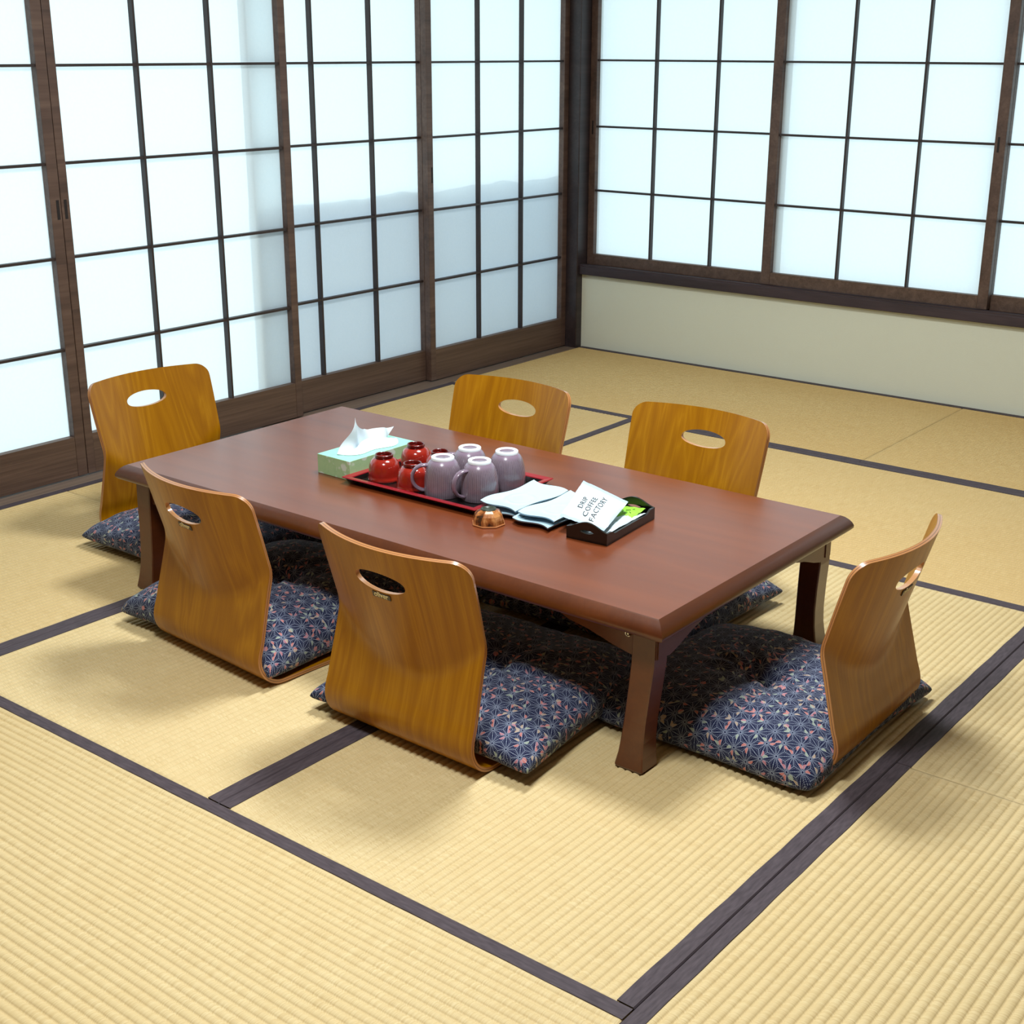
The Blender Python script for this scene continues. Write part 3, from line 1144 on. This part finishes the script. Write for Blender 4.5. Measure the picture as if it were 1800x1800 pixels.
# tissue box
tb = tag(empty('tissue_box', (1.362, -2.833, Z0), R(-1)), 'pale green floral tissue box with a white tissue sticking up, left of the bowls', 'tissue box')
m = MB()
m.box(-0.0575, 0.0575, -0.12, 0.12, 0.0, 0.0495, bevel=0.0008)
bx_ = m.build('carton', [M['box_side'], M['box_top']], tb)
for p in bx_.data.polygons:
    if p.normal.z > 0.9:
        p.material_index = 1
m = MB()
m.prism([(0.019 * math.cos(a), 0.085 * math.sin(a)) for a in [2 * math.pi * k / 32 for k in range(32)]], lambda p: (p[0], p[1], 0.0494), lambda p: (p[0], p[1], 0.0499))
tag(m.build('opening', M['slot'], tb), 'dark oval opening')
m = MB()                                                # tissue: a pleated sheet rising from the slot
NT_, NH = 60, 26
P = []
for i in range(NT_ + 1):
    t_ = i / NT_
    row = []
    # top edge of the sheet: high peak near the front, long low tail to the back
    pk = math.exp(-((t_ - 0.30) / 0.12) ** 2)
    if t_ < 0.30: hgt = 0.004 + 0.083 * (t_ / 0.30) ** 1.15
    elif t_ < 0.48: hgt = 0.087 - 0.040 * math.sin((t_ - 0.30) / 0.18 * math.pi / 2)
    else: hgt = 0.047 - 0.016 * (t_ - 0.48) / 0.52 + 0.003 * math.sin(t_ * 19)
    for j in range(NH + 1):
        s_ = j / NH
        y = -0.080 + 0.150 * t_ + s_ * (0.060 * (t_ - 0.30))
        z = 0.048 + hgt * s_
        x = 0.013 * math.sin(t_ * 9.5 + 0.6) * (1 - 0.45 * s_) + 0.006 * math.sin(t_ * 23 + s_ * 3) * s_ - 0.014 * s_ * s_ * (1 - pk)
        row.append((x, y, z))
    P.append(row)
m.grid(P, 0)
P2 = []
for i in range(NT_ + 1):                                # the layer that slumps over the carton
    t_ = i / NT_
    row = []
    for j in range(NH + 1):
        s_ = j / NH
        y = -0.075 + 0.150 * t_ + 0.05 * s_ * (t_ - 0.3)
        w_ = math.sin(math.pi * t_) ** 0.6
        x = 0.010 * math.sin(t_ * 9.5 + 0.6) + s_ * 0.040 * w_
        z = 0.0505 + w_ * (0.034 * math.sin(math.pi * min(1, s_ * 1.05)) ** 0.8 * (1 - 0.75 * s_) + 0.003 * math.sin(t_ * 26 + s_ * 4) * s_ * (1 - s_))
        row.append((x, y, max(z, 0.0505)))
    P2.append(row)
m.grid(P2, 0)
m.build('tissue', M['tissue'], tb)

# red-rimmed serving tray
tr = tag(empty('serving_tray', (1.6225, -2.823, Z0), R(1.0)), 'rectangular black serving tray with a red rim, holding bowls and mugs', 'tray')
tx, ty = 0.1965, 0.141
m = MB()
rng = [(0.006, 0.0), (0.0, 0.004), (-0.010, 0.0155), (-0.008, 0.0165), (0.004, 0.0145), (0.010, 0.004)]
mi_ = [0, 0, 1, 1, 1, 0]
RV = []
for ins, z in rng:
    RV.append([m.bm.verts.new((sx * (tx - ins), sy * (ty - ins), z)) for sx, sy in ((-1, -1), (1, -1), (1, 1), (-1, 1))])
fs_red = MB()
for i in range(len(rng) - 1):
    if i in (2, 3):
        continue
    for k in range(4):
        m.bm.faces.new([RV[i][k], RV[i][(k + 1) % 4], RV[i + 1][(k + 1) % 4], RV[i + 1][k]])
m.bm.faces.new(RV[0][::-1]); m.bm.faces.new(RV[-1])
for k in range(4):
    m.bm.faces.new([RV[2][k], RV[2][(k + 1) % 4], RV[4][(k + 1) % 4], RV[4][k]])
m.build('base', M['tray_black'], tr)
rr = [(-0.009, 0.0128), (-0.0135, 0.0162), (-0.0115, 0.0182), (0.0035, 0.0158), (0.0045, 0.0138)]
RV = []
for ins, z in rr:
    RV.append([fs_red.bm.verts.new((sx * (tx - ins), sy * (ty - ins), z)) for sx, sy in ((-1, -1), (1, -1), (1, 1), (-1, 1))])
for i in range(len(rr)):
    for k in range(4):
        fs_red.bm.faces.new([RV[i][k], RV[i][(k + 1) % 4], RV[(i + 1) % 5][(k + 1) % 4], RV[(i + 1) % 5][k]])
tag(fs_red.build('rim', M['tray_red'], tr), 'red lacquer rim')
ZT_ = Z0 + 0.0043


def make_bowl():
    root = empty('lacquer_bowl')
    prof = [(0.0, .0545), (0.017, .0545), (0.0205, .0548)]
    out = [(0.0408, 0.0), (0.0414, 0.003), (0.0406, 0.0075), (0.0400, 0.0084), (0.0396, 0.014), (0.0389, 0.026), (0.0378, 0.0355), (0.0352, 0.0435), (0.0308, 0.0498), (0.0252, 0.0540), (0.0215, 0.0556)]
    inn = [(0.0188, 0.0556), (0.012, 0.0552), (0.0, 0.0550)]
    inside = [(0.0, 0.050), (0.018, 0.049), (0.030, 0.042), (0.0350, 0.026), (0.0375, 0.006), (0.0388, 0.0)]
    m = MB()
    m.lathe(inside + out + inn, 56)
    m.build('body', M['bowl_red'], root)
    f_ = MB()
    f_.lathe([(0.0195, 0.0553), (0.0188, 0.0625), (0.0198, 0.0645), (0.0218, 0.0645), (0.0228, 0.0625), (0.0222, 0.0553), (0.0195, 0.0553)], 56)
    tag(f_.build('foot_ring', M['bowl_dark'], root), 'dark red foot ring')
    return root


bowls = [(1.481, -2.897, 'overturned red lacquer bowl at the front left corner of the tray, beside the tissue box'),
         (1.480, -2.779, 'overturned red lacquer bowl at the back left, right next to the tissue'),
         (1.586, -2.908, 'overturned red lacquer bowl behind the handle of the front left mug'),
         (1.571, -2.790, 'overturned red lacquer bowl mostly hidden behind the front left mug')]
bp = None
for i, (x, y, lab) in enumerate(bowls):
    o = make_bowl() if bp is None else copy_tree(bp)
    bp = bp or o
    o.location = (x, y, ZT_)
    o.rotation_euler = (0, 0, i * 1.3)
    tag(o, lab, 'bowl', 'red bowls upside down on the tray')


def make_mug():
    root = empty('striped_mug')
    m = MB()
    inside = [(0.0, 0.086), (0.022, 0.085), (0.034, 0.070), (0.041, 0.040), (0.0425, 0.0)]
    out = [(0.0444, 0.0), (0.0453, 0.0016), (0.0455, 0.012), (0.0452, 0.030), (0.0444, 0.045), (0.0427, 0.058), (0.0398, 0.0690), (0.0360, 0.0780), (0.0320, 0.0840), (0.0275, 0.0885)]
    prof = inside + out
    uvv = [1.0] * 5 + [z / 0.105 for r, z in out]
    m.lathe(prof, 72, uvv=uvv)
    m.build('body', M['mug'], root)
    f_ = MB()
    f_.lathe([(0.0278, 0.0882), (0.0276, 0.0938), (0.0258, 0.0952), (0.0195, 0.0948), (0.0178, 0.0925)], 56)
    tag(f_.build('foot_ring', M['mug_foot'], root), 'white foot ring')
    d_ = MB()
    d_.lathe([(0.0180, 0.0928), (0.012, 0.0916), (0.0, 0.0912)], 40)
    d_.build('base_recess', M['mug_plain'], root)
    hd = MB()
    pts = []
    for k in range(21):
        a = R(-82 + 164 * k / 20)
        pts.append((0.037 + 0.0365 * math.cos(a) ** 0.8 if math.cos(a) > 0 else 0.037, 0.0, 0.0425 + 0.0315 * math.sin(a)))
    pts[0] = (0.0435, 0, pts[0][2]); pts[-1] = (0.034, 0, pts[-1][2])
    hd.tube(pts, 0.0056, 10, flat=(1.5, 0.8))
    hd.build('handle', M['mug_plain'], root)
    return root


ang_left = math.atan2(-0.619, -0.785)
mugs = [(1.675, -2.899, ang_left + 0.05, 'overturned striped mauve mug at the front left, its handle over a red bowl'),
        (1.761, -2.866, ang_left + 0.62, 'overturned striped mauve mug at the front right of the tray, handle turned towards the camera'),
        (1.7615, -2.7635, ang_left - 1.75, 'overturned striped mauve mug at the right back edge of the tray, no handle in view'),
        (1.673, -2.797, ang_left - 0.25, 'overturned striped mauve mug in the back row, half hidden between two mugs')]
mp = None
for (x, y, a, lab) in mugs:
    o = make_mug() if mp is None else copy_tree(mp)
    mp = mp or o
    o.location = (x, y, ZT_)
    o.rotation_euler = (0, 0, a)
    tag(o, lab, 'mug', 'mauve mugs upside down on the tray')


# wavy aqua saucers
def make_saucer():
    root = empty('wavy_saucer')
    hx, hy = 0.052, 0.101
    N, Mm = 40, 60

    def pt(p, q, dz):
        x = hx * p + 0.0055 * math.sin(q * 3.4 + 0.4)
        y = hy * q + 0.0075 * math.sin(p * math.pi * 1.0) * abs(q)
        e = max(abs(p), abs(q))
        z = 0.0050 * max(0, (e - 0.45) / 0.55) ** 2 + 0.0016 * math.sin(q * 4.2 + p * 1.5) * e ** 2
        r = math.hypot(x * 1.0, (y + 0.018) * 0.85)
        z += 0.0016 * math.exp(-((r - 0.030) / 0.0035) ** 2)
        return (x, y, 0.0045 + z + dz)
    m = MB()
    T = [[pt(-1 + 2 * i / N, -1 + 2 * j / Mm, 0.0032) for j in range(Mm + 1)] for i in range(N + 1)]
    m.grid(T, 0)
    m.build('dish', M['saucer'], root)
    k = MB()
    B_ = [[pt(-1 + 2 * i / N, -1 + 2 * j / Mm, 0.0) for j in range(Mm + 1)] for i in range(N + 1)]
    k.grid(B_, 0, flip=True)
    loop = [(0, j) for j in range(Mm + 1)] + [(i, Mm) for i in range(1, N + 1)] + [(N, j) for j in range(Mm - 1, -1, -1)] + [(i, 0) for i in range(N - 1, 0, -1)]
    for a in range(len(loop)):
        c, d = loop[a], loop[(a + 1) % len(loop)]
        k.face([B_[c[0]][c[1]], B_[d[0]][d[1]], T[d[0]][d[1]], T[c[0]][c[1]]], smooth=True)
    k.lathe([(0.0, 0.0), (0.028, 0.0), (0.030, 0.0045), (0.0, 0.0045)], 32)
    k.build('underside', M['saucer_rim'], root)
    return root


sp = None
for (x, y, z, a, lab) in [
    (1.890, -2.843, Z0, R(-0.6), 'pale aqua wavy saucer at the bottom of the left saucer pile, nearly hidden'),
    (1.984, -2.852, Z0, R(-3), 'pale aqua wavy saucer peeking out below the right saucer, at its near edge'),
    (1.982, -2.832, Z0 + 0.0098, R(-1), 'pale aqua wavy saucer under the white coffee packet'),
    (1.875, -2.836, Z0 + 0.0138, R(-1), 'pale aqua wavy saucer next to the red-rimmed tray, on top of its pile'),
]:
    o = make_saucer() if sp is None else copy_tree(sp)
    sp = sp or o
    o.location = (x, y, z)
    o.rotation_euler = (0, R(2.2) if z > Z0 + 0.012 else 0, a)
    tag(o, lab, 'saucer', 'wavy aqua saucers')

# faceted lacquer cup, upside down
cp = tag(empty('faceted_cup', (1.886, -2.986, Z0), R(20)), 'small overturned eight-sided amber and brown lacquer cup in front of the saucers', 'cup')
m = MB(); m.lathe([(0.0378, 0.003), (0.0362, 0.013), (0.0328, 0.0225), (0.0268, 0.0300), (0.0175, 0.0345)], 8, smooth=False)
m.build('body', M['cup'], cp)
m = MB(); m.lathe([(0.0385, 0.0), (0.0395, 0.0018), (0.0385, 0.0038), (0.0368, 0.0036), (0.0368, 0.0), (0.0385, 0.0)], 8, smooth=False)
tag(m.build('rim', M['cup_rim'], cp), 'copper-coloured rim')
m = MB(); m.lathe([(0.0178, 0.0340), (0.0174, 0.0362), (0.0158, 0.0366), (0.0132, 0.0364), (0.0128, 0.0350), (0.0, 0.0348)], 32)
tag(m.build('foot', M['cup_foot'], cp), 'dark green foot ring')

# black handled tray with packets
kt = tag(empty('handled_tray', (2.1195, -2.838, Z0), R(5.0)), 'small black wooden tray with arched handles, holding drink packets', 'tray')
kx, ky = 0.051, 0.110
m = MB(); m.box(-kx, kx, -ky, ky, 0.0, 0.005, bevel=0.0008)
m.build('base', M['tray_black'], kt)
for sy in (-1, 1):
    m = MB()
    n = 24
    top_ = []
    for k in range(n + 1):
        u = -1 + 2 * k / n
        e = 0.5 + 0.5 * math.cos(math.pi * u)
        top_.append((u * kx, 0.0275 + 0.0165 * e ** 0.8))
    # arched end board with an eye-shaped hand hole, built as two strips around the hole
    hole_t = lambda x: 0.022 + 0.0042 * max(0, 1 - (x / 0.019) ** 2)
    hole_b = lambda x: 0.022 - 0.0042 * max(0, 1 - (x / 0.019) ** 2)
    ytf = (sy * ky, sy * (ky - 0.005))
    for (lo, hi) in ((lambda x: 0.0, hole_b), (hole_t, None)):
        F, Bk = [], []
        xs = sorted(set([q[0] for q in top_] + [-0.019, 0.019]))
        for x in xs:
            u = x / kx
            tz = 0.0275 + 0.0165 * (0.5 + 0.5 * math.cos(math.pi * u)) ** 0.8
            z0_, z1_ = lo(x), (tz if hi is None else hi(x))
            F.append([(x, ytf[0], z0_), (x, ytf[0], z1_), (x, ytf[1], z1_), (x, ytf[1], z0_), (x, ytf[0], z0_)])
        m.grid(F, 0, smooth=False)
        m.bm.faces.new([m.bm.verts.new(p) for p in F[0][:4]]); m.bm.faces.new([m.bm.verts.new(p) for p in F[-1][:4]])
    m.build('end_board', M['tray_black'], kt)
for sx in (-1, 1):
    m = MB()
    poly = [(-ky + 0.005, 0.0), (ky - 0.005, 0.0), (ky - 0.005, 0.0275), (ky - 0.020, 0.0275), (ky - 0.030, 0.0225), (ky - 0.036, 0.0200), (-ky + 0.036, 0.0200), (-ky + 0.030, 0.0225), (-ky + 0.020, 0.0275), (-ky + 0.005, 0.0275)]
    m.prism(poly, lambda p: (sx * kx, p[0], p[1]), lambda p: (sx * (kx - 0.005), p[0], p[1]))
    m.build('side_board', M['tray_black'], kt)


def pillow_packet(corners, bulge, seal, n=28):
    """corners in world space: top-left, top-right, bottom-right, bottom-left as printed"""
    TL, TR, BR, BL = [Vector(c) for c in corners]
    N_ = ((TR - TL).cross(BL - TL)).normalized()
    if N_.z < 0: N_ = -N_
    A, B_ = [], []
    for i in range(n + 1):
        u = i / n
        ra, rb = [], []
        for j in range(n + 1):
            v = j / n
            p = TL * (1 - u) * (1 - v) + TR * u * (1 - v) + BR * u * v + BL * (1 - u) * v
            w = min(1, max(0, (min(v, 1 - v) - seal) / 0.25)); w = w * w * (3 - 2 * w)
            h_ = bulge * w * math.sin(math.pi * u) ** 0.55
            cr = 0.0016 * noise.noise(Vector((u * 7, v * 9, bulge * 900))) + 0.0008 * noise.noise(Vector((u * 21, v * 17, 2)))
            ra.append(tuple(p + N_ * (h_ + cr + 0.0004))); rb.append(tuple(p + N_ * (-0.15 * h_ + cr)))
        A.append(ra); B_.append(rb)
    return A, B_, N_


def packet(name, corners, bulge, seal, mat, label, cat, sealmat=None):
    A, B_, N_ = pillow_packet(corners, bulge, seal)
    c0 = sum((Vector(c) for c in corners), Vector()) / 4
    root = tag(empty(name, c0), label, cat)
    sub = lambda G: [[tuple(Vector(p) - c0) for p in r] for r in G]
    m = MB()
    m.grid(sub(A), 0); m.grid(sub(B_), 0, flip=True)
    o = m.build('pouch', [mat, sealmat or mat], root, fix=True)
    for k_, f_ in enumerate(o.data.polygons):
        if k_ % 28 in (0, 1, 26, 27):
            f_.material_index = 1
    return root, A, c0, N_


GP = 'packets in the small black tray'
# lower white packet, grey sachet, green sachet, then the coffee packet on top
r_, A, c0, N_ = packet('drink_packet', [(2.112, -2.772, .349), (2.160, -2.760, .353), (2.162, -2.915, .348), (2.118, -2.925, .345)], 0.006, 0.06, M['packet'], 'thin white packet edge showing between the coffee packet and the green sachet', 'packet')
r_['group'] = GP
r_, A, c0, N_ = packet('drink_packet', [(2.128, -2.850, .340), (2.160, -2.850, .340), (2.170, -2.930, .338), (2.136, -2.932, .338)], 0.003, 0.06, M['grey_sachet'], 'small grey sachet low in the tray beside the near right corner', 'packet')
r_['group'] = GP
gr_, A, c0, N_ = packet('drink_packet', [(2.066, -2.748, .350), (2.146, -2.740, .357), (2.158, -2.828, .352), (2.078, -2.836, .346)], 0.005, 0.07, M['green_sachet'], 'lime green sachet at the far end of the black tray', 'packet')
gr_['group'] = GP
m = MB()                                                # brush-like dark green marks
for k, (u, v, w_) in enumerate([(0.50, 0.45, 0.010), (0.60, 0.55, 0.008), (0.70, 0.40, 0.011), (0.82, 0.52, 0.009), (0.80, 0.30, 0.007)]):
    i, j = int(u * 28), int(v * 28)
    p = Vector(A[i][j]) - c0 + N_ * 0.0008
    dr = Vector((math.cos(k * 1.9), math.sin(k * 1.9), 0)) * w_ * 0.5
    m.tube([p - dr, p + Vector((0, 0, .0003)), p + dr], 0.0007, 6)
tag(m.build('printed_mark', M['green_ink'], gr_), 'dark green printed marks')

TLc, TRc, BRc, BLc = (1.995, -2.772, .402), (2.128, -2.785, .380), (2.160, -2.926, .357), (2.040, -2.925, .3655)
pk, A, c0, N_ = packet('coffee_packet', [TLc, TRc, BRc, BLc], 0.013, 0.05, M['packet'], 'white coffee packet with black lettering propped on the black tray', 'packet', M['packet_seal'])
pk['group'] = GP
n = 28


def on_packet(u, v):
    u = min(0.999, max(0, u)); v = min(0.999, max(0, v))
    i, j = int(u * n), int(v * n)
    fu, fv = u * n - i, v * n - j
    P00, P10, P01, P11 = [Vector(q) for q in (A[i][j], A[i + 1][j], A[i][j + 1], A[i + 1][j + 1])]
    return P00 * (1 - fu) * (1 - fv) + P10 * fu * (1 - fv) + P01 * (1 - fu) * fv + P11 * fu * fv


# lettering follows the packet: baseline runs from the near edge to the far edge
hgt = (Vector(BLc) - Vector(TLc)).length
wid = (Vector(TRc) - Vector(TLc)).length
for txt, u0, v0 in (('DRIP', 0.36, 0.75), ('COFFEE', 0.53, 0.86), ('FACTORY', 0.70, 0.90)):
    tm = text_mesh('lettering', txt, 0.0208, M['ink'], spacing=1.12)
    bm = bmesh.new(); bm.from_mesh(tm)
    bmesh.ops.subdivide_edges(bm, edges=[e for e in bm.edges if e.calc_length() > 0.006], cuts=2)
    for v in bm.verts:
        along, up = v.co.x, v.co.y
        v.co = on_packet(u0 - up / wid, v0 - along / hgt) + N_ * 0.0007 - c0
    bm.to_mesh(tm); bm.free()
    link('lettering', tm, pk)
